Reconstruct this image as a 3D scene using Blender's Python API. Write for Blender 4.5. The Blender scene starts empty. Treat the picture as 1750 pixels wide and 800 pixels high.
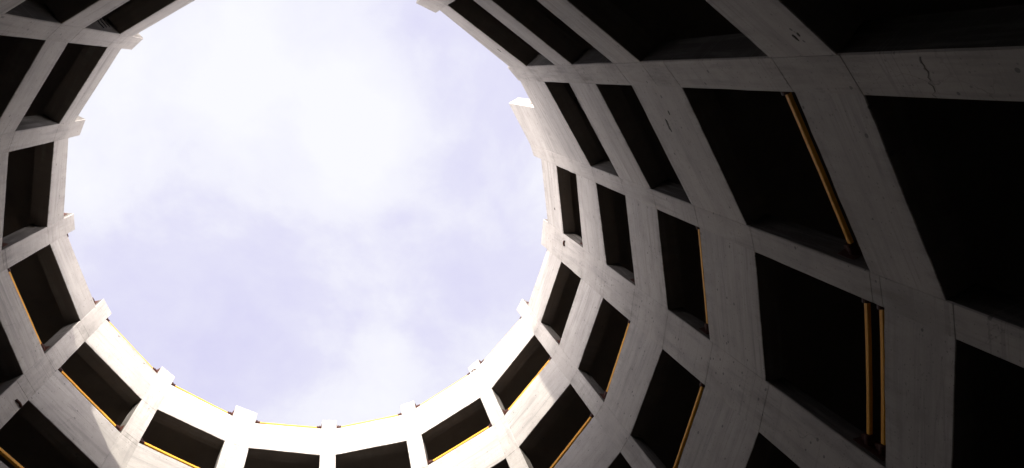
import bpy, bmesh, math, random
from mathutils import Vector, Matrix, noise
random.seed(7)
C = bpy.context.scene.collection
S = bpy.context.scene
PI = math.pi

# ------------------------------------------------------------------ geometry of the ramp tower
R = 5.4                      # inner radius of the shaft, metres
RA, RB = 1.0119, 0.9878      # it is very slightly out of round
ZC = 1.6                     # eye height
GZ = 0.0
CX, CY = 0.0884 * R, -0.6691 * R
F_PX, VX, VY, PPY = 1234.89, 587.13, 125.55, 645.49
NB = 16
TH = [-1.1459, -0.7416, -0.3366, 0.0711, 0.4804, 0.8874, 1.2939, 1.6986, 2.0994, 2.4957, 2.8867,
      3.2713, 3.6525, 4.0315, 4.4104, 4.7740]
HW = [.0407, .0347, .0316, .0651, .0338, .0356, .0377, .0353, .0531, .0372, .0360, .0328, .0337, .0312, .0385, .036]
TOPZ = [3.09, 3.035, 3.57, 3.547, 3.578, 3.562, 3.535, 3.47, 3.41, 3.33, 3.263, 3.177, 3.123, 3.117, 3.11, 3.10]
SL = 0.09556
TT = [(-0.305,-0.099),(0.006,-0.049),(0.136,-0.046),(0.447,-0.003),(0.514,-0.002),(0.852,0.022),(0.923,0.031),(1.256,0.026),(1.332,0.025),(1.663,0.03),(1.734,0.032),(2.046,0.016),(2.152,0.011),(2.458,-0.015),(2.533,-0.029),(2.851,-0.049),(2.923,0.012),(3.238,-0.01),(3.304,-0.014),(3.619,-0.019),(3.686,-0.027),(4.0,-0.021),(4.063,-0.029),(5.178,0.014),(5.507,0.004),(5.576,-0.062),(5.915,-0.05),(5.978,-0.05),(6.289,-0.05),(6.419,-0.043),(6.73,-0.009),(6.797,-0.007),(7.135,0.011),(7.206,0.014),(9.134,-0.003),(9.206,0.06),(10.283,0.034),(10.346,0.029),(11.79,0.04),(11.859,-0.032),(12.198,-0.022),(12.261,-0.024),(12.572,-0.029),(12.703,-0.023),(13.013,0.0),(13.081,0.006),(18.073,0.118),(18.143,0.001),(18.481,0.015),(18.545,0.008),(18.856,-0.006),(18.986,-0.011),(24.357,0.023),(24.426,0.023),(24.765,0.021),(24.828,0.013)]
OO = [(-0.305,-0.398),(0.006,-0.348),(0.136,-0.355),(0.447,-0.328),(0.514,-0.32),(0.852,-0.29),(0.923,-0.286),(1.256,-0.279),(2.458,-0.318),(2.533,-0.337),(2.851,-0.343),(2.923,-0.358),(3.238,-0.382),(3.304,-0.399),(3.619,-0.393),(3.686,-0.395),(4.0,-0.4),(4.063,-0.387),(5.507,-0.381),(5.576,-0.368),(5.915,-0.353),(5.978,-0.358),(6.289,-0.352),(6.419,-0.341),(6.73,-0.335),(6.797,-0.316),(8.95,-0.302),(9.134,-0.318),(9.4,-0.33),(11.79,-0.306),(11.859,-0.309),(12.198,-0.299),(12.261,-0.309),(12.572,-0.314),(12.703,-0.322),(15.5,-0.37),(18.073,-0.41),(18.143,-0.411),(18.481,-0.404),(18.545,-0.424),(18.856,-0.428)]
RIM = [(-0.302,3.429),(0.001,3.462),(0.138,3.427),(0.508,3.459),(0.516,3.452),(0.835,3.491),(0.928,3.480),(1.247,3.440),(1.326,3.417),(1.656,3.377),(1.745,3.373),(2.04,3.303),(2.181,3.288),(2.458,3.244),(2.564,3.237),(2.848,3.186),(2.949,3.144),(3.239,3.086),(3.315,3.064),(3.627,3.006),(3.688,3.007),(3.988,2.991),(4.063,2.968),(4.4,2.98),(5.19,2.968),(5.52,2.995),(5.585,3.02),(5.93,3.05)]

def interp(tab, x):
    if x <= tab[0][0]: return tab[0][1]
    for (a, u), (b, v) in zip(tab, tab[1:]):
        if x <= b: return u + (v - u) * (x - a) / max(b - a, 1e-9)
    return tab[-1][1]

def wrap(bay): return 2 * PI if bay < 2 else 0.0
def edge(bay, s):            # angle of an opening's side in a bay: s=0 first side, s=1 second side
    c = bay + s
    t = TH[c % NB] + (2 * PI if c >= NB else 0)
    return t + HW[c % NB] if s == 0 else t - HW[c % NB]
def soffit(bay, lev, s):     # underside of the band above opening row lev (units of R above the eye)
    th = edge(bay, s) + wrap(bay)
    return 3.2616 - .6005 * lev - SL * (th + .3366) + interp(TT, th + 2 * PI * lev)
def sill(bay, lev, s):       # top of the band below opening row lev
    th = edge(bay, s) + wrap(bay)
    return 3.2616 - .6005 * lev - SL * (th + .3366) + interp(OO, th + 2 * PI * lev)
def rimz(bay, s): return interp(RIM, edge(bay, s) + wrap(bay))
def Z(z): return ZC + z * R
def P(th, r, z): return Vector((r * RA * math.cos(th), r * RB * math.sin(th), z))
NLEV = 5

# ------------------------------------------------------------------ materials
def new_mat(name):
    m = bpy.data.materials.new(name); m.use_nodes = True
    nt = m.node_tree; nt.nodes.clear()
    out = nt.nodes.new('ShaderNodeOutputMaterial'); b = nt.nodes.new('ShaderNodeBsdfPrincipled')
    nt.links.new(b.outputs[0], out.inputs[0])
    return m, nt, b
def nd(nt, t, **k):
    n = nt.nodes.new(t)
    for a, v in k.items(): setattr(n, a, v)
    return n
def ramp(nt, src, stops):
    r = nd(nt, 'ShaderNodeValToRGB'); e = r.color_ramp.elements
    while len(e) < len(stops): e.new(0.5)
    for q, (p, c) in zip(e, stops):
        q.position = p; q.color = (c, c, c, 1) if not isinstance(c, tuple) else (*c, 1)
    nt.links.new(src, r.inputs[0]); return r.outputs[0]
def mix(nt, kind, fac, a, b):
    n = nd(nt, 'ShaderNodeMix', data_type='RGBA', blend_type=kind)
    for s, v in ((n.inputs[0], fac), (n.inputs[6], a), (n.inputs[7], b)):
        if hasattr(v, 'is_linked') or isinstance(v, bpy.types.NodeSocket): nt.links.new(v, s)
        elif isinstance(v, (int, float)): s.default_value = v if s.type == 'VALUE' else (v, v, v, 1)
        else: s.default_value = (*v, 1)
    return n.outputs[2]
def mathn(nt, op, a, b=None):
    n = nd(nt, 'ShaderNodeMath', operation=op)
    for s, v in zip(n.inputs, (a, b)):
        if v is None: continue
        if isinstance(v, bpy.types.NodeSocket): nt.links.new(v, s)
        else: s.default_value = v
    return n.outputs[0]
def noise_n(nt, vec, scale, detail=5, rough=.6, dist=0.0):
    n = nd(nt, 'ShaderNodeTexNoise'); n.inputs['Scale'].default_value = scale
    n.inputs['Detail'].default_value = detail; n.inputs['Roughness'].default_value = rough
    n.inputs['Distortion'].default_value = dist
    nt.links.new(vec, n.inputs['Vector']); return n.outputs['Fac']
def mapping(nt, vec, sc, loc=(0, 0, 0)):
    m = nd(nt, 'ShaderNodeMapping'); m.inputs['Scale'].default_value = sc; m.inputs['Location'].default_value = loc
    nt.links.new(vec, m.inputs['Vector']); return m.outputs[0]

def concrete(name, base, vertical_streaks, soil=1.0):
    """Cast concrete: UV is metres along (u) and metres up (v) on each part."""
    m, nt, b = new_mat(name)
    tc = nd(nt, 'ShaderNodeTexCoord'); ob = tc.outputs['Object']; uv = tc.outputs['UV']
    big = noise_n(nt, ob, .55, 4, .6)
    mid = noise_n(nt, ob, 3.2, 6, .65)
    fine = noise_n(nt, ob, 38, 4, .7)
    col = mix(nt, 'MIX', ramp(nt, big, [(.3, 0.0), (.7, 1.0)]), tuple(c * .84 for c in base), tuple(min(1, c * 1.08) for c in base))
    col = mix(nt, 'MULTIPLY', .75, col, ramp(nt, mid, [(.25, .74), (.5, .95), (.75, 1.0)]))
    col = mix(nt, 'MULTIPLY', .5, col, ramp(nt, fine, [(.3, .86), (.7, 1.0)]))
    # water streaks
    sc = (9, .5, 1) if vertical_streaks else (.45, 9, 1)
    st = noise_n(nt, mapping(nt, uv, sc, (3.1, 1.7, 0)), 1.0, 5, .7, .3)
    gate = noise_n(nt, mapping(nt, ob, (1, 1, 1), (9, 2, 4)), 1.0, 3, .6)
    stf = mathn(nt, 'MULTIPLY', ramp(nt, st, [(.48, 0.0), (.62, 1.0)]), ramp(nt, gate, [(.38, 0.0), (.58, 1.0)]))
    col = mix(nt, 'MIX', mathn(nt, 'MULTIPLY', stf, .58 * soil), col, (.24, .225, .205))
    # broad cloudy bands left by the concrete lifts
    bb = noise_n(nt, mapping(nt, uv, (.30, 3.4, 1) if not vertical_streaks else (3.0, .55, 1), (2, 6, 0)), 1.0, 4, .6, .4)
    col = mix(nt, 'MULTIPLY', .8, col, ramp(nt, bb, [(.28, .74), (.48, .97), (.70, 1.0)]))
    # pour lines left by the formwork: pairs of thin dark lines along the bands
    pl = noise_n(nt, mapping(nt, uv, (.22, 5.5, 1), (7, 3, 0)), 1.0, 2, .5, .15)
    plf = mathn(nt, 'MULTIPLY', mathn(nt, 'LESS_THAN', mathn(nt, 'ABSOLUTE', mathn(nt, 'SUBTRACT', pl, .5)), .012), ramp(nt, big, [(.40, 0.0), (.60, 1.0)]))
    col = mix(nt, 'MIX', mathn(nt, 'MULTIPLY', plf, .38 * soil), col, (.20, .185, .17))
    # fine dark speckle of air bubbles
    vs = nd(nt, 'ShaderNodeTexVoronoi'); vs.inputs['Scale'].default_value = 26.0; nt.links.new(ob, vs.inputs['Vector'])
    ss = nd(nt, 'ShaderNodeSeparateColor'); nt.links.new(vs.outputs['Color'], ss.inputs[0])
    spk = mathn(nt, 'LESS_THAN', vs.outputs['Distance'], mathn(nt, 'MULTIPLY', mathn(nt, 'POWER', ss.outputs[1], 3.0), .30))
    col = mix(nt, 'MIX', mathn(nt, 'MULTIPLY', spk, .55), col, (.15, .14, .13))
    # dirt gathered along the lower and upper arrises, fed by drips
    ed = nd(nt, 'ShaderNodeUVMap', uv_map='Edges'); es = nd(nt, 'ShaderNodeSeparateXYZ'); nt.links.new(ed.outputs[0], es.inputs[0])
    dr = noise_n(nt, mapping(nt, uv, (6.5, .8, 1), (4, 9, 0)), 1.0, 5, .7, .2)
    lowd = ramp(nt, es.outputs[1], [(0.0, 1.0), (.035, .55), (.22, 0.0)]); upd = ramp(nt, es.outputs[0], [(0.0, 1.0), (.03, .5), (.40, 0.0)])
    edg = mathn(nt, 'MULTIPLY', mathn(nt, 'MAXIMUM', lowd, upd), ramp(nt, dr, [(.44, 0.0), (.66, 1.0)]))
    col = mix(nt, 'MIX', mathn(nt, 'MULTIPLY', edg, .70 * soil), col, (.15, .135, .115))
    # dark scuffs and formwork marks
    sp = noise_n(nt, mapping(nt, uv, (7, 16, 1) if not vertical_streaks else (16, 7, 1), (1, 5, 0)), 1.0, 6, .75, .6)
    g2 = noise_n(nt, mapping(nt, ob, (1, 1, 1), (2, 8, 6)), 1.7, 3, .6)
    spf = mathn(nt, 'MULTIPLY', ramp(nt, sp, [(.59, 0.0), (.68, 1.0)]), ramp(nt, g2, [(.50, 0.0), (.66, 1.0)]))
    col = mix(nt, 'MIX', mathn(nt, 'MULTIPLY', spf, .75 * soil), col, (.13, .12, .11))
    # bug holes
    v = nd(nt, 'ShaderNodeTexVoronoi'); v.inputs['Scale'].default_value = 9.0; v.inputs['Randomness'].default_value = 1.0
    nt.links.new(ob, v.inputs['Vector'])
    hs = nd(nt, 'ShaderNodeSeparateColor'); nt.links.new(v.outputs['Color'], hs.inputs[0])
    rad = mathn(nt, 'MULTIPLY', mathn(nt, 'POWER', hs.outputs[0], 4.0), .20)
    hole = mathn(nt, 'LESS_THAN', v.outputs['Distance'], rad)
    col = mix(nt, 'MIX', mathn(nt, 'MULTIPLY', hole, .7), col, (.10, .095, .09))
    # hairline cracks
    vc = nd(nt, 'ShaderNodeTexVoronoi', feature='DISTANCE_TO_EDGE'); vc.inputs['Scale'].default_value = .55
    wob = nd(nt, 'ShaderNodeVectorMath', operation='ADD')
    nn = nd(nt, 'ShaderNodeTexNoise'); nn.inputs['Scale'].default_value = 2.5; nn.inputs['Detail'].default_value = 6
    nt.links.new(ob, nn.inputs['Vector'])
    sv = nd(nt, 'ShaderNodeVectorMath', operation='SCALE'); sv.inputs['Scale'].default_value = .5
    nt.links.new(nn.outputs['Color'], sv.inputs[0]); nt.links.new(ob, wob.inputs[0]); nt.links.new(sv.outputs[0], wob.inputs[1])
    nt.links.new(wob.outputs[0], vc.inputs['Vector'])
    crack = mathn(nt, 'MULTIPLY', mathn(nt, 'LESS_THAN', vc.outputs['Distance'], .0022), ramp(nt, gate, [(.5, 0.0), (.6, 1.0)]))
    col = mix(nt, 'MIX', mathn(nt, 'MULTIPLY', crack, .40), col, (.12, .11, .10))
    nt.links.new(col, b.inputs['Base Color'])
    b.inputs['Roughness'].default_value = .85
    b.inputs['Specular IOR Level'].default_value = .25
    bp = nd(nt, 'ShaderNodeBump'); bp.inputs['Strength'].default_value = .25; bp.inputs['Distance'].default_value = .01
    h = mathn(nt, 'SUBTRACT', mathn(nt, 'ADD', mid, mathn(nt, 'MULTIPLY', fine, .4)), mathn(nt, 'MULTIPLY', hole, .8))
    nt.links.new(h, bp.inputs['Height']); nt.links.new(bp.outputs[0], b.inputs['Normal'])
    return m

M_COL = concrete('column_concrete', (.412, .382, .338), True)
M_PAR = concrete('parapet_concrete', (.424, .394, .350), False)
M_RAMP_SHADE = concrete('ramp_shade_concrete', (.20, .168, .14), False)  # ramp concrete; on parapet backs and undersides it paints in shade
M_SIDE_SHADE = concrete('column_side_shade', (.105, .094, .08), True)  # column concrete darkened, the shade of the sides painted in
M_ASPH = concrete('floor_concrete', (.06, .055, .05), False)

def paint(name, base, worn):
    m, nt, b = new_mat(name)
    tc = nd(nt, 'ShaderNodeTexCoord')
    n = noise_n(nt, tc.outputs['Object'], 7, 6, .7)
    n2 = noise_n(nt, tc.outputs['Object'], 1.3, 4, .6)
    col = mix(nt, 'MIX', ramp(nt, n, [(.60, 0.0), (.70, 1.0)]), base, worn)
    col = mix(nt, 'MULTIPLY', .6, col, ramp(nt, n2, [(.3, .75), (.7, 1.0)]))
    nt.links.new(col, b.inputs['Base Color']); b.inputs['Roughness'].default_value = .6; b.inputs['Specular IOR Level'].default_value = .2
    return m
M_YEL = paint('yellow_paint', (.70, .33, .03), (.45, .18, .025))
M_RUST = paint('rusty_steel', (.055, .016, .008), (.03, .012, .008))
M_BLK = paint('black_rubber', (.015, .015, .015), (.03, .028, .025))

# ------------------------------------------------------------------ mesh helpers
def link(name, bm, mat, parent=None, smooth=False):
    bmesh.ops.recalc_face_normals(bm, faces=bm.faces)
    me = bpy.data.meshes.new(name); bm.to_mesh(me); bm.free()
    for mm in (mat if isinstance(mat, (list, tuple)) else [mat]): me.materials.append(mm)
    if smooth:
        for p in me.polygons: p.use_smooth = True
    o = bpy.data.objects.new(name, me); C.objects.link(o)
    if parent: o.parent = parent
    return o
def jit(seed, a): return a * noise.noise(Vector((seed * 1.7, seed * .31 + 4.2, 1.3)))

def panel(th0, th1, zb0, zb1, zt0, zt1, depth=.30, front=0.0, n=14, rough=.010, over=.012):
    """Flat parapet between two columns: a slab with slightly uneven arrises, chamfered front edges."""
    bm = bmesh.new(); uvl = bm.loops.layers.uv.new('UVMap'); uve = bm.loops.layers.uv.new('Edges')
    a = P(th0, R, 0); b = P(th1, R, 0)
    d = (b - a); L = d.length; d.normalize(); nrm = Vector((d.y, -d.x, 0))
    if nrm.dot(a) < 0: nrm = -nrm
    a2 = a - d * over; L2 = L + 2 * over
    ch = .008
    rings = []
    for i in range(n + 1):
        t = i / n; tt = (t * L2 - over) / L
        p = a2 + d * (L2 * t)
        zb = zb0 + (zb1 - zb0) * tt; zt = zt0 + (zt1 - zt0) * tt
        s = th0 * 13 + i * .9 + zb0
        jb = jit(s, rough); jt = jit(s + 77, rough)
        prof = [(front + ch, zb + jb), (front, zb + jb + ch), (front, zt + jt - ch), (front + ch, zt + jt), (depth, zt), (depth, zb)]
        rings.append([(bm.verts.new(p + nrm * q + Vector((0, 0, z))), t * L2, z - zb, q, zt - z) for q, z in prof])
    def face(vs, shaded=False):
        f = bm.faces.new([v[0] for v in vs]); f.material_index = int(shaded)
        for l, v in zip(f.loops, vs): l[uvl].uv = (v[1] + th0 * 7, v[2] + v[3] + zb0 * .37); l[uve].uv = (max(0, v[4]), max(0, v[2]))
    k = 6
    for i in range(n):
        for j in range(k):
            shaded = j in (4, 5)            # back and underside: shade put into a darker colour
            face([rings[i][j], rings[i + 1][j], rings[i + 1][(j + 1) % k], rings[i][(j + 1) % k]], shaded)
    face(list(reversed(rings[0]))); face(rings[-1])
    return bm

def column_bm(c):
    """Column: flat inner face, radial sides, shallow pour-joint grooves where the bands meet it."""
    bm = bmesh.new(); uvl = bm.loops.layers.uv.new('UVMap'); uve = bm.loops.layers.uv.new('Edges')
    th = TH[c]; w = HW[c]
    a = P(th - w, R, 0); b = P(th + w, R, 0); d = (b - a).normalized(); nrm = Vector((d.y, -d.x, 0))
    if nrm.dot(a) < 0: nrm = -nrm
    wid = (b - a).length; ch = .010; D = .325
    top = Z(TOPZ[c]) + jit(c, .02)
    js = set()
    bayl, bayr = (c - 1) % NB, c
    for lev in range(NLEV):
        for bay, s in ((bayl, 1), (bayr, 0)):
            js.add(round(Z(soffit(bay, lev, s)), 3)); js.add(round(Z(sill(bay, lev, s)), 3))
    zs = []
    prev = GZ - .2
    heights = [(prev, 0)]
    for j in sorted(js):
        if j - prev < .12 or j > top - .1: continue
        g = .004
        heights += [(j - .005, 0), (j - .0015, g), (j + .0015, g), (j + .005, 0)]
        prev = j
    heights.append((top, 0))
    # subdivide long stretches so the arris can wander a little
    hh = []
    for (z0, g0), (z1, g1) in zip(heights, heights[1:]):
        hh.append((z0, g0)); k = int((z1 - z0) / .35)
        for i in range(1, k): hh.append((z0 + (z1 - z0) * i / k, 0))
    hh.append(heights[-1])
    rings = []
    for i, (z, g) in enumerate(hh):
        jl = jit(c * 31 + i * 1.1, .006); jr = jit(c * 57 + i * 1.1 + 9, .006)
        prof = [(jl, ch + g), (jl + ch, g - .003), (wid + jr - ch, g - .003), (wid + jr, ch + g), (wid, D), (0, D)]
        rings.append([(bm.verts.new(a + d * x + nrm * y + Vector((0, 0, z))), x + y, z) for x, y in prof])
    def face(vs, side_shade=False):
        f = bm.faces.new([v[0] for v in vs]); f.material_index = int(side_shade)
        for l, v in zip(f.loops, vs): l[uvl].uv = (v[1] + c * 3.3, v[2]); l[uve].uv = (min([abs(v[2] - q) for q in js] + [1.0]) if side_shade is False else 1.0, 1.0)
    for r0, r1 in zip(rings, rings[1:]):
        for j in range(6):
            face([r0[j], r0[(j + 1) % 6], r1[(j + 1) % 6], r1[j]], j in (3, 4, 5))  # sides and back get the colour with shade painted in
    face(list(reversed(rings[0]))); face(rings[-1])
    return bm

def box_between(bm, p, q, wv, hv, w, h):
    """Box from p to q, half sizes w along wv and h along hv."""
    vs = [bm.verts.new(e + wv * (w * sx) + hv * (h * sy)) for e in (p, q) for sx, sy in ((-1, -1), (1, -1), (1, 1), (-1, 1))]
    for f in ((0, 1, 2, 3), (7, 6, 5, 4), (0, 4, 5, 1), (1, 5, 6, 2), (2, 6, 7, 3), (3, 7, 4, 0)):
        bm.faces.new([vs[i] for i in f])
def tube(bm, pts, r, n=14):
    rings = []
    for i, p in enumerate(pts):
        t = (pts[min(i + 1, len(pts) - 1)] - pts[max(i - 1, 0)]).normalized()
        x = t.cross(Vector((0, 0, 1)));  x = x if x.length > 1e-3 else t.cross(Vector((1, 0, 0))); x.normalize(); y = t.cross(x)
        rings.append([bm.verts.new(p + x * (r * math.cos(2 * PI * k / n)) + y * (r * math.sin(2 * PI * k / n))) for k in range(n)])
    for a, b in zip(rings, rings[1:]):
        for k in range(n): bm.faces.new([a[k], a[(k + 1) % n], b[(k + 1) % n], b[k]])
    bm.faces.new(list(reversed(rings[0]))); bm.faces.new(rings[-1])

# ------------------------------------------------------------------ the tower
tower = bpy.data.objects.new('ramp_tower', None); C.objects.link(tower)
tower['label'] = 'round open-air concrete car park ramp tower with columns, parapets and dark openings'
tower['category'] = 'building'

for c in range(NB):
    link('column', column_bm(c), [M_COL, M_SIDE_SHADE], tower)

for bay in range(NB):
    t0, t1 = edge(bay, 0), edge(bay, 1)
    for lev in range(NLEV):
        b0, b1 = Z(soffit(bay, lev, 0)), Z(soffit(bay, lev, 1))
        if lev == 0: z0, z1 = Z(rimz(bay, 0)), Z(rimz(bay, 1))
        else: z0, z1 = Z(sill(bay, lev - 1, 0)), Z(sill(bay, lev - 1, 1))
        link('parapet', panel(t0, t1, b0, b1, z0, z1), [M_PAR, M_RAMP_SHADE], tower)
    link('base_wall', panel(t0, t1, GZ - .2, GZ - .2, Z(sill(bay, NLEV - 1, 0)), Z(sill(bay, NLEV - 1, 1))), [M_PAR, M_RAMP_SHADE], tower)
# the tall end wall of the roof ramp, standing on the parapet beside column 2
t1 = edge(1, 1); t0 = t1 - .205
lo = lambda t: interp(RIM, t + 2 * PI)
o = link('end_wall', panel(t0, t1, Z(lo(t0)) - .004, Z(lo(t1)) - .004, Z(3.618), Z(3.577), depth=.29, front=.002), [M_PAR, M_RAMP_SHADE], tower)
o['label'] = 'taller end wall stepping up above the parapet'
# unseen wall added to keep sunlight out of the ramp's top run
bm = bmesh.new(); q0, q1 = P(t0, R + .31, 0), P(t0, R + 5.14, 0); dd = (q1 - q0).normalized(); dn = Vector((-dd.y, dd.x, 0))
box_between(bm, q0 + Vector((0, 0, Z(2.92))), q1 + Vector((0, 0, Z(2.92))), dn, Vector((0, 0, 1)), .12, (Z(3.37) - Z(2.47)) / 2)
bmesh.ops.recalc_face_normals(bm, faces=bm.faces)
link('sun_block_wall', bm, M_SIDE_SHADE, tower)

# helical ramp slab: one continuous sheet winding down behind the parapets
bm = bmesh.new(); uvl = bm.loops.layers.uv.new('UVMap')
rows = []
n = 40 * NLEV
tstart, tend = edge(2, 0) - .27, edge(2, 0) + 2 * PI * (NLEV - .05)
for i in range(n + 1):
    th = tstart + (tend - tstart) * i / n
    z = Z(3.2616 - SL * (th + .3366) + interp(TT, th)) + .17
    rows.append([bm.verts.new(P(th, r, zz)) for r, zz in ((R + .12, z), (R + .12, z + .24), (R + 5.3, z + .30), (R + 5.3, z + .06))])
for a, b in zip(rows, rows[1:]):
    for k in range(4):
        bm.faces.new([a[k], b[k], b[(k + 1) % 4], a[(k + 1) % 4]])
bm.faces.new(rows[0]); bm.faces.new(list(reversed(rows[-1])))
link('ramp_slab', bm, M_RAMP_SHADE, tower)
# outer wall of the ramp, one solid ring
bm = bmesh.new(); rows = []
for i in range(97):
    th = 2 * PI * i / 96
    if i == 96: rows.append(rows[0]); break
    zt = Z(interp([(-.3366, 3.40), (2.0, 3.3), (4.2, 2.98), (5.6, 3.0), (5.95, 3.40)], th if th < 5.95 else th - 2 * PI))
    rows.append([bm.verts.new(P(th, r, z)) for r, z in ((R + 5.15, GZ - .2), (R + 5.15, zt), (R + 5.45, zt), (R + 5.45, GZ - .2))])
for a, b in zip(rows, rows[1:]):
    for k in range(4): bm.faces.new([a[k], b[k], b[(k + 1) % 4], a[(k + 1) % 4]])
link('outer_wall', bm, M_RAMP_SHADE, tower)

# ------------------------------------------------------------------ small damage and leftovers on the concrete
M_CHIP = concrete('broken_concrete', (.085, .075, .062), False)
def frame(kind, i):
    if kind == 'parapet': t0, t1 = edge(i, 0), edge(i, 1)
    else: t0, t1 = TH[i] - HW[i], TH[i] + HW[i]
    a, b = P(t0, R, 0), P(t1, R, 0); d = (b - a).normalized(); nrm = Vector((d.y, -d.x, 0))
    if nrm.dot(a) < 0: nrm = -nrm
    return a, b, d, nrm
def chip(kind, i, s, z, along, high, seed, tilt=0.0):
    a, b, d, nrm = frame(kind, i)
    c = a + (b - a) * s + Vector((0, 0, Z(z)))
    bm = bmesh.new(); rim = []; n = 16
    rnd = random.Random(seed)
    for k in range(n):
        q = 2 * PI * k / n; r = rnd.uniform(.55, 1.1)
        x, y = math.cos(q) * along * r, math.sin(q) * high * r
        x, y = x * math.cos(tilt) - y * math.sin(tilt), x * math.sin(tilt) + y * math.cos(tilt)
        rim.append((bm.verts.new(c + d * x + Vector((0, 0, y)) - nrm * .005), bm.verts.new(c + d * x + Vector((0, 0, y)) + nrm * .01)))
    bm.faces.new([r[0] for r in rim])
    for k in range(n): bm.faces.new([rim[k][0], rim[k][1], rim[(k + 1) % n][1], rim[(k + 1) % n][0]])
    link('spalled_patch', bm, M_CHIP, tower)
def stub(kind, i, s0, z0, s1, z1, r):
    a, b, d, nrm = frame(kind, i)
    p = a + (b - a) * s0 + Vector((0, 0, Z(z0))) - nrm * .02; q = a + (b - a) * s1 + Vector((0, 0, Z(z1))) - nrm * .02
    bm = bmesh.new(); tube(bm, [p, p.lerp(q, .5) - nrm * .015, q], r, 8)
    link('steel_stub', bm, M_RUST, tower)
chip('parapet', 1, .285, 1.669, .085, .026, 1, .1); chip('parapet', 1, .325, 1.667, .035, .016, 2)
chip('parapet', 1, .19, 1.63, .03, .014, 12)
chip('parapet', 2, .688, 3.285, .035, .05, 3); chip('parapet', 0, .886, .977, .035, .016, 4); chip('parapet', 0, .869, .963, .02, .01, 5)
chip('parapet', 0, .715, 2.816, .05, .04, 6); chip('parapet', 9, .248, 3.197, .025, .022, 7); chip('parapet', 9, .738, 3.173, .025, .022, 8)
a, b, d, nrm = frame('column', 1); rnd = random.Random(5); bm = bmesh.new(); prev = None
for k in range(15):
    t = k / 14; w2 = .0015 + .006 * rnd.random() * (1.3 - t)
    c = a + (b - a) * (.10 + .86 * t) + Vector((0, 0, Z(.774 + .013 * t) + rnd.uniform(-.022, .022))) - nrm * .0052
    cur = (bm.verts.new(c + Vector((0, 0, w2))), bm.verts.new(c - Vector((0, 0, w2))), bm.verts.new(c - Vector((0, 0, w2)) + nrm * .012), bm.verts.new(c + Vector((0, 0, w2)) + nrm * .012))
    if prev:
        for q in range(4): bm.faces.new([prev[q], cur[q], cur[(q + 1) % 4], prev[(q + 1) % 4]])
    prev = cur
link('crack', bm, concrete('crack_concrete', (.19, .17, .145), False), tower)
stub('column', 3, .20, 3.144, .38, 3.136, .022); stub('column', 10, .44, 2.288, .05, 2.291, .024); stub('column', 5, .82, 3.484, .4, 3.470, .012)
# three black cables hanging across the side of column 13 in its topmost opening
for k in range(3):
    t = edge(13, 0) + .010 + .004 * k; zz = Z(sill(13, 0, 0)) + .9 + .11 * k
    bm = bmesh.new(); tube(bm, [P(t, R + .02 + .30 * j / 5, zz + .35 * (j / 5) - .12 * math.sin(PI * j / 5)) for j in range(6)], .009, 6)
    link('cable', bm, M_BLK, tower)

# ------------------------------------------------------------------ yellow guard rails
RAIL_H = {(1, 2): .080, (2, 2): .066, (2, 3): .085, (3, 0): .052, (2, 1): .054, (9, 1): .076}
LABELS = {
    (3, -1, False): 'rail hidden behind the right-hand rim, one brown bracket showing beside a column top',
    (4, -1, False): 'thin rim rail almost hidden behind the parapet, steepest skyline bay at lower right',
    (5, -1, False): 'pale yellow rim rail rising right, second skyline bay right of the lowest column top',
    (6, -1, False): 'yellow rim rail on the skyline, running right from the lowest narrow column top',
    (7, -1, False): 'yellow rim rail on the skyline, running right from the extra wide column top',
    (8, -1, False): 'yellow rim rail on the skyline, ending left of the extra wide column top',
    (9, -1, False): 'thin yellow rim rail, second skyline bay left of the extra wide column top',
    (10, -1, False): 'rim rail nearly hidden, third skyline bay left of the extra wide column top',
    (11, -1, False): 'rail hidden behind the left rim, only a small brown bracket showing on the skyline',
    (1, 2, False): 'long slanting orange rail alone in the large shadowed opening at upper right',
    (2, 0, False): 'hidden rail, one bracket showing, in the smallest narrow opening by the right rim',
    (2, 1, False): 'hidden rail, one bracket showing, in the middle-sized narrow opening left of the upright thin rail',
    (2, 2, False): 'thin upright orange rail in the tall opening left of the paired rails',
    (2, 3, False): 'left-hand one of the paired upright orange rails in the big right opening',
    (2, 3, True): 'right-hand one of the paired upright orange rails, close against the parapet edge',
    (3, 0, False): 'hidden rail with one brown bracket at the foot of the highest opening, lower right rim',
    (3, 1, False): 'yellow rail leaning right in the second opening below the lower right rim',
    (3, 2, False): 'long orange rail in the large leaning opening below the paired rails, cut by bottom edge',
    (4, 0, False): 'bright yellow rail in the top-row opening just right of the lower right skyline',
    (4, 1, False): 'yellow rail in the second-row opening at the bottom edge, right of centre',
    (5, 0, False): 'bright yellow rail in the white sunlit opening at bottom, right of centre',
    (8, 0, False): 'bright yellow rail in the sunlit opening at bottom, left of the extra wide column',
    (9, 0, False): 'long bright yellow rail in the opening crossed by the slanting sun patch, lower left',
    (9, 1, False): 'short piece of orange rail in the bottom left corner of the photo',
    (10, 0, False): 'steep yellow rail in the opening on the left wall, above the sun patch',
    (11, 0, False): 'hidden rail with one dark bracket at the foot of the opening on the left edge',
}
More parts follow.
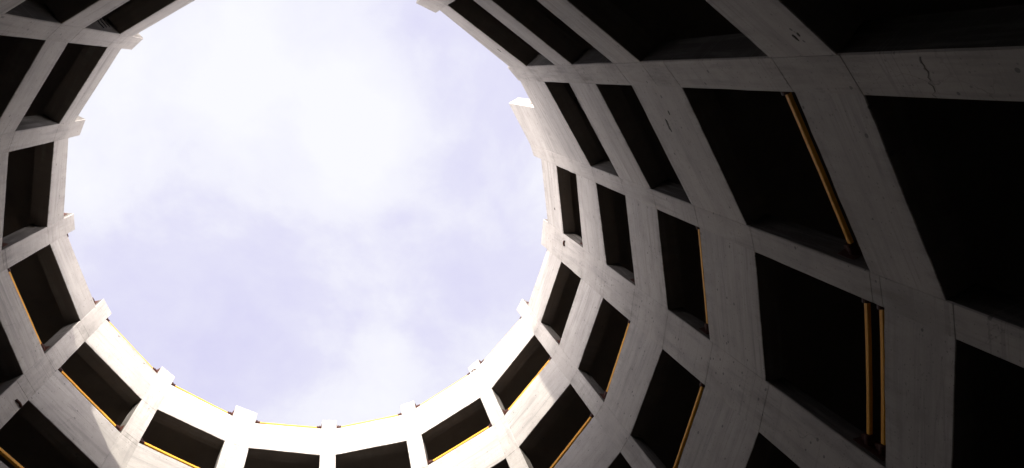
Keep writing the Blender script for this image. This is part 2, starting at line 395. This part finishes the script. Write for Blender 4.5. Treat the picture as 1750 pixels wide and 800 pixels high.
def rail(bay, lev, h, low=False):
    t0, t1 = edge(bay, 0), edge(bay, 1)
    if lev < 0: z0, z1 = Z(rimz(bay, 0) + h), Z(rimz(bay, 1) + h)
    else: z0, z1 = Z(sill(bay, lev, 0) + h), Z(sill(bay, lev, 1) + h)
    rr = R * 1.03
    a, b = P(t0, rr, z0), P(t1, rr, z1)
    mid = (a + b) / 2
    root = bpy.data.objects.new('guard_rail', None); C.objects.link(root); root.location = mid
    root['category'] = 'guard rail'; root['group'] = 'yellow guard rails along the parapets'
    root['label'] = LABELS[(bay, lev, low)]
    a, b = a - mid, b - mid
    d = (b - a).normalized()
    near = bay < 3 or lev >= 2
    hw, hh = (.020, .028) if near else (.022, .026) if lev < 0 else (.026, .036)
    rad = Vector((mid.x, mid.y, 0)).normalized(); bm = bmesh.new()
    pts = [a - d * .03 + (b - a + d * .06) * (k / 8) for k in range(9)]; rings = []
    for k, p in enumerate(pts):                       # hollow-section bar with eased corners, very slightly bowed
        p = p + Vector((0, 0, -.010 * math.sin(PI * k / 8))) + rad * jit(bay * 9 + lev * 3 + k, .004)
        e = .006
        rings.append([bm.verts.new(p + rad * x + Vector((0, 0, y))) for x, y in ((-hw + e, -hh), (hw - e, -hh), (hw, -hh + e), (hw, hh - e), (hw - e, hh), (-hw + e, hh), (-hw, hh - e), (-hw, -hh + e))])
    for q0, q1 in zip(rings, rings[1:]):
        for k in range(8): bm.faces.new([q0[k], q0[(k + 1) % 8], q1[(k + 1) % 8], q1[k]])
    bm.faces.new(list(reversed(rings[0]))); bm.faces.new(rings[-1])
    link('rail_bar', bm, M_YEL, root)
    rad = Vector((mid.x, mid.y, 0)).normalized()
    for e, s in ((a, 1), (b, -1)):
        bm = bmesh.new()
        up = Vector((0, 0, 1)); f = e + d * (s * .004)
        box_between(bm, f + up * .035, f + d * (s * .014) + up * .035, rad, up, .085, .125)                 # plate on the column side
        tube(bm, [f + d * (s * .012), f + d * (s * .13)], .050, 12)
        box_between(bm, f + d * (s * .014) + up * .05, f + d * (s * .085) + up * .075, rad, (up - d * (s * .3)).normalized(), .012, .060)  # gusset                 # sleeve round the pipe
        for sx in (-1, 1):
            tube(bm, [f + d * (s * .012) + up * (.066 * sx) + rad * .05, f + d * (s * .026) + up * (.066 * sx) + rad * .05], .012, 6)
        link('bracket', bm, M_RUST, root)
    return root
RAILS = list(LABELS)
for b, l, low in RAILS:
    h = .043 if low else RAIL_H.get((b, l), .063 if l < 0 else .060)
    rail(b, l, h, low)

# ------------------------------------------------------------------ ground
bm = bmesh.new()
bmesh.ops.create_circle(bm, cap_ends=True, radius=2500, segments=96)
g = link('ground', bm, M_ASPH); g['kind'] = 'structure'

# ------------------------------------------------------------------ camera
def axes():
    u = Vector((VX - 875, VY - PPY, F_PX)).normalized()
    e1 = Vector((1, 0, 0)); e1 = (e1 - u * e1.dot(u)).normalized()
    return e1, u.cross(e1), u
E1, E2, U = axes()
cam = bpy.data.cameras.new('camera'); co = bpy.data.objects.new('camera', cam); C.objects.link(co)
def to_world(v): return Vector((v.dot(E1), v.dot(E2), v.dot(U)))
xr, yu, zb = to_world(Vector((1, 0, 0))), to_world(Vector((0, -1, 0))), to_world(Vector((0, 0, -1)))
co.matrix_world = Matrix(((xr.x, yu.x, zb.x, CX), (xr.y, yu.y, zb.y, CY), (xr.z, yu.z, zb.z, ZC), (0, 0, 0, 1)))
cam.sensor_width = 36; cam.lens = 36 * F_PX / 1750; cam.shift_y = (PPY - 400) / 1750
cam.clip_start = .05; cam.clip_end = 6000
S.camera = co

# ------------------------------------------------------------------ light
SUN_AZ, SUN_EL = 4.74, math.radians(23)
sd = Vector((math.cos(SUN_AZ) * math.cos(SUN_EL), math.sin(SUN_AZ) * math.cos(SUN_EL), math.sin(SUN_EL)))
sun = bpy.data.lights.new('sun', 'SUN'); so = bpy.data.objects.new('sun', sun); C.objects.link(so)
so.rotation_euler = sd.to_track_quat('Z', 'Y').to_euler(); so.location = (0, 0, 40)
sun.energy = 3.0; sun.angle = math.radians(.6); sun.color = (1, .95, .88)

w = bpy.data.worlds.new('World'); S.world = w; w.use_nodes = True
nt = w.node_tree; nt.nodes.clear()
out = nd(nt, 'ShaderNodeOutputWorld'); bg = nd(nt, 'ShaderNodeBackground'); nt.links.new(bg.outputs[0], out.inputs[0])
sky = nd(nt, 'ShaderNodeTexSky', sky_type='NISHITA'); sky.sun_disc = False
sky.sun_elevation = SUN_EL; sky.sun_rotation = PI / 2 - SUN_AZ
tc = nd(nt, 'ShaderNodeTexCoord'); g = tc.outputs['Generated']
sep = nd(nt, 'ShaderNodeSeparateXYZ'); nt.links.new(g, sep.inputs[0])
# cloud layer: project the direction on a plane overhead so clouds sit on a ceiling
zc = mathn(nt, 'MAXIMUM', sep.outputs[2], .06)
px = mathn(nt, 'DIVIDE', sep.outputs[0], zc); py = mathn(nt, 'DIVIDE', sep.outputs[1], zc)
cmb = nd(nt, 'ShaderNodeCombineXYZ'); nt.links.new(px, cmb.inputs[0]); nt.links.new(py, cmb.inputs[1])
n1 = noise_n(nt, mapping(nt, cmb.outputs[0], (1, 1, 1), (4.3, 1.2, 0)), 2.6, 8, .56, .35)
n2 = noise_n(nt, mapping(nt, cmb.outputs[0], (1, 1, 1), (1.3, 7.2, 0)), 7.0, 6, .6, .2)
def px_dir(x, y): return to_world(Vector(((x - 875) / F_PX, (y - PPY) / F_PX, 1)))
def lobe(x, y, rad):           # soft cloud mass around a point of the cloud ceiling
    v = px_dir(x, y); q = Vector((v.x / v.z, v.y / v.z, 0))
    dn = nd(nt, 'ShaderNodeVectorMath', operation='DISTANCE'); dn.inputs[1].default_value = q
    nt.links.new(cmb.outputs[0], dn.inputs[0])
    mr = nd(nt, 'ShaderNodeMapRange', interpolation_type='SMOOTHSTEP')
    nt.links.new(dn.outputs['Value'], mr.inputs[0])
    mr.inputs[1].default_value = 0; mr.inputs[2].default_value = rad; mr.inputs[3].default_value = 1; mr.inputs[4].default_value = 0
    return mr.outputs[0]
dens = mathn(nt, 'ADD', mathn(nt, 'MULTIPLY', n1, .88), mathn(nt, 'MULTIPLY', n2, .55))
for x, y, rad, k in ((500, 40, .22, .16), (430, 150, .14, .16), (645, 220, .13, .26), (560, 300, .11, .16), (480, 380, .11, .07),
                     (600, 640, .16, .12), (210, 640, .12, .05), (200, 220, .22, .14), (350, 510, .24, -.05), (800, 430, .22, -.09), (760, 200, .10, -.04)):
    dens = mathn(nt, 'ADD', dens, mathn(nt, 'MULTIPLY', lobe(x, y, rad), k))
cl = ramp(nt, dens, [(.38, 0.0), (.70, .42), (.84, .80), (1.0, 1.0)])
CLD = mix(nt, 'MIX', cl, (2.80, 2.68, 3.80), (4.1, 4.08, 4.25))
# the veil of cloud is brighter towards the low sun and the horizon
lowf = nd(nt, 'ShaderNodeMapRange', interpolation_type='SMOOTHSTEP'); nt.links.new(sep.outputs[2], lowf.inputs[0])
lowf.inputs[1].default_value = .74; lowf.inputs[2].default_value = .10; lowf.inputs[3].default_value = 0.0; lowf.inputs[4].default_value = 1.0
hx = math.cos(SUN_AZ); hy = math.sin(SUN_AZ)
sdot = mathn(nt, 'ADD', mathn(nt, 'MULTIPLY', sep.outputs[0], hx), mathn(nt, 'MULTIPLY', sep.outputs[1], hy))
glow = mathn(nt, 'ADD', mathn(nt, 'MULTIPLY', mathn(nt, 'MAXIMUM', sdot, 0.0), 12.0), 7.4)
gain = mathn(nt, 'ADD', mathn(nt, 'MULTIPLY', lowf.outputs[0], glow), 1.0)
tint = mix(nt, 'MULTIPLY', 1.0, CLD, gain)
tint = mix(nt, 'MULTIPLY', ramp(nt, sep.outputs[2], [(.1, 1.0), (.75, 0.0)]), tint, (1.03, .97, .80))
skyc = mix(nt, 'MIX', .9, sky.outputs[0], tint)
nt.links.new(skyc, bg.inputs[0]); bg.inputs[1].default_value = .1

# ------------------------------------------------------------------ render settings
S.view_settings.view_transform = 'Standard'; S.view_settings.look = 'None'
S.view_settings.exposure = 1.35; S.view_settings.gamma = 1
S.view_settings.use_curve_mapping = False
S.render.engine = 'CYCLES'
S.cycles.max_bounces = 8; S.cycles.diffuse_bounces = 3
S.cycles.use_denoising = True
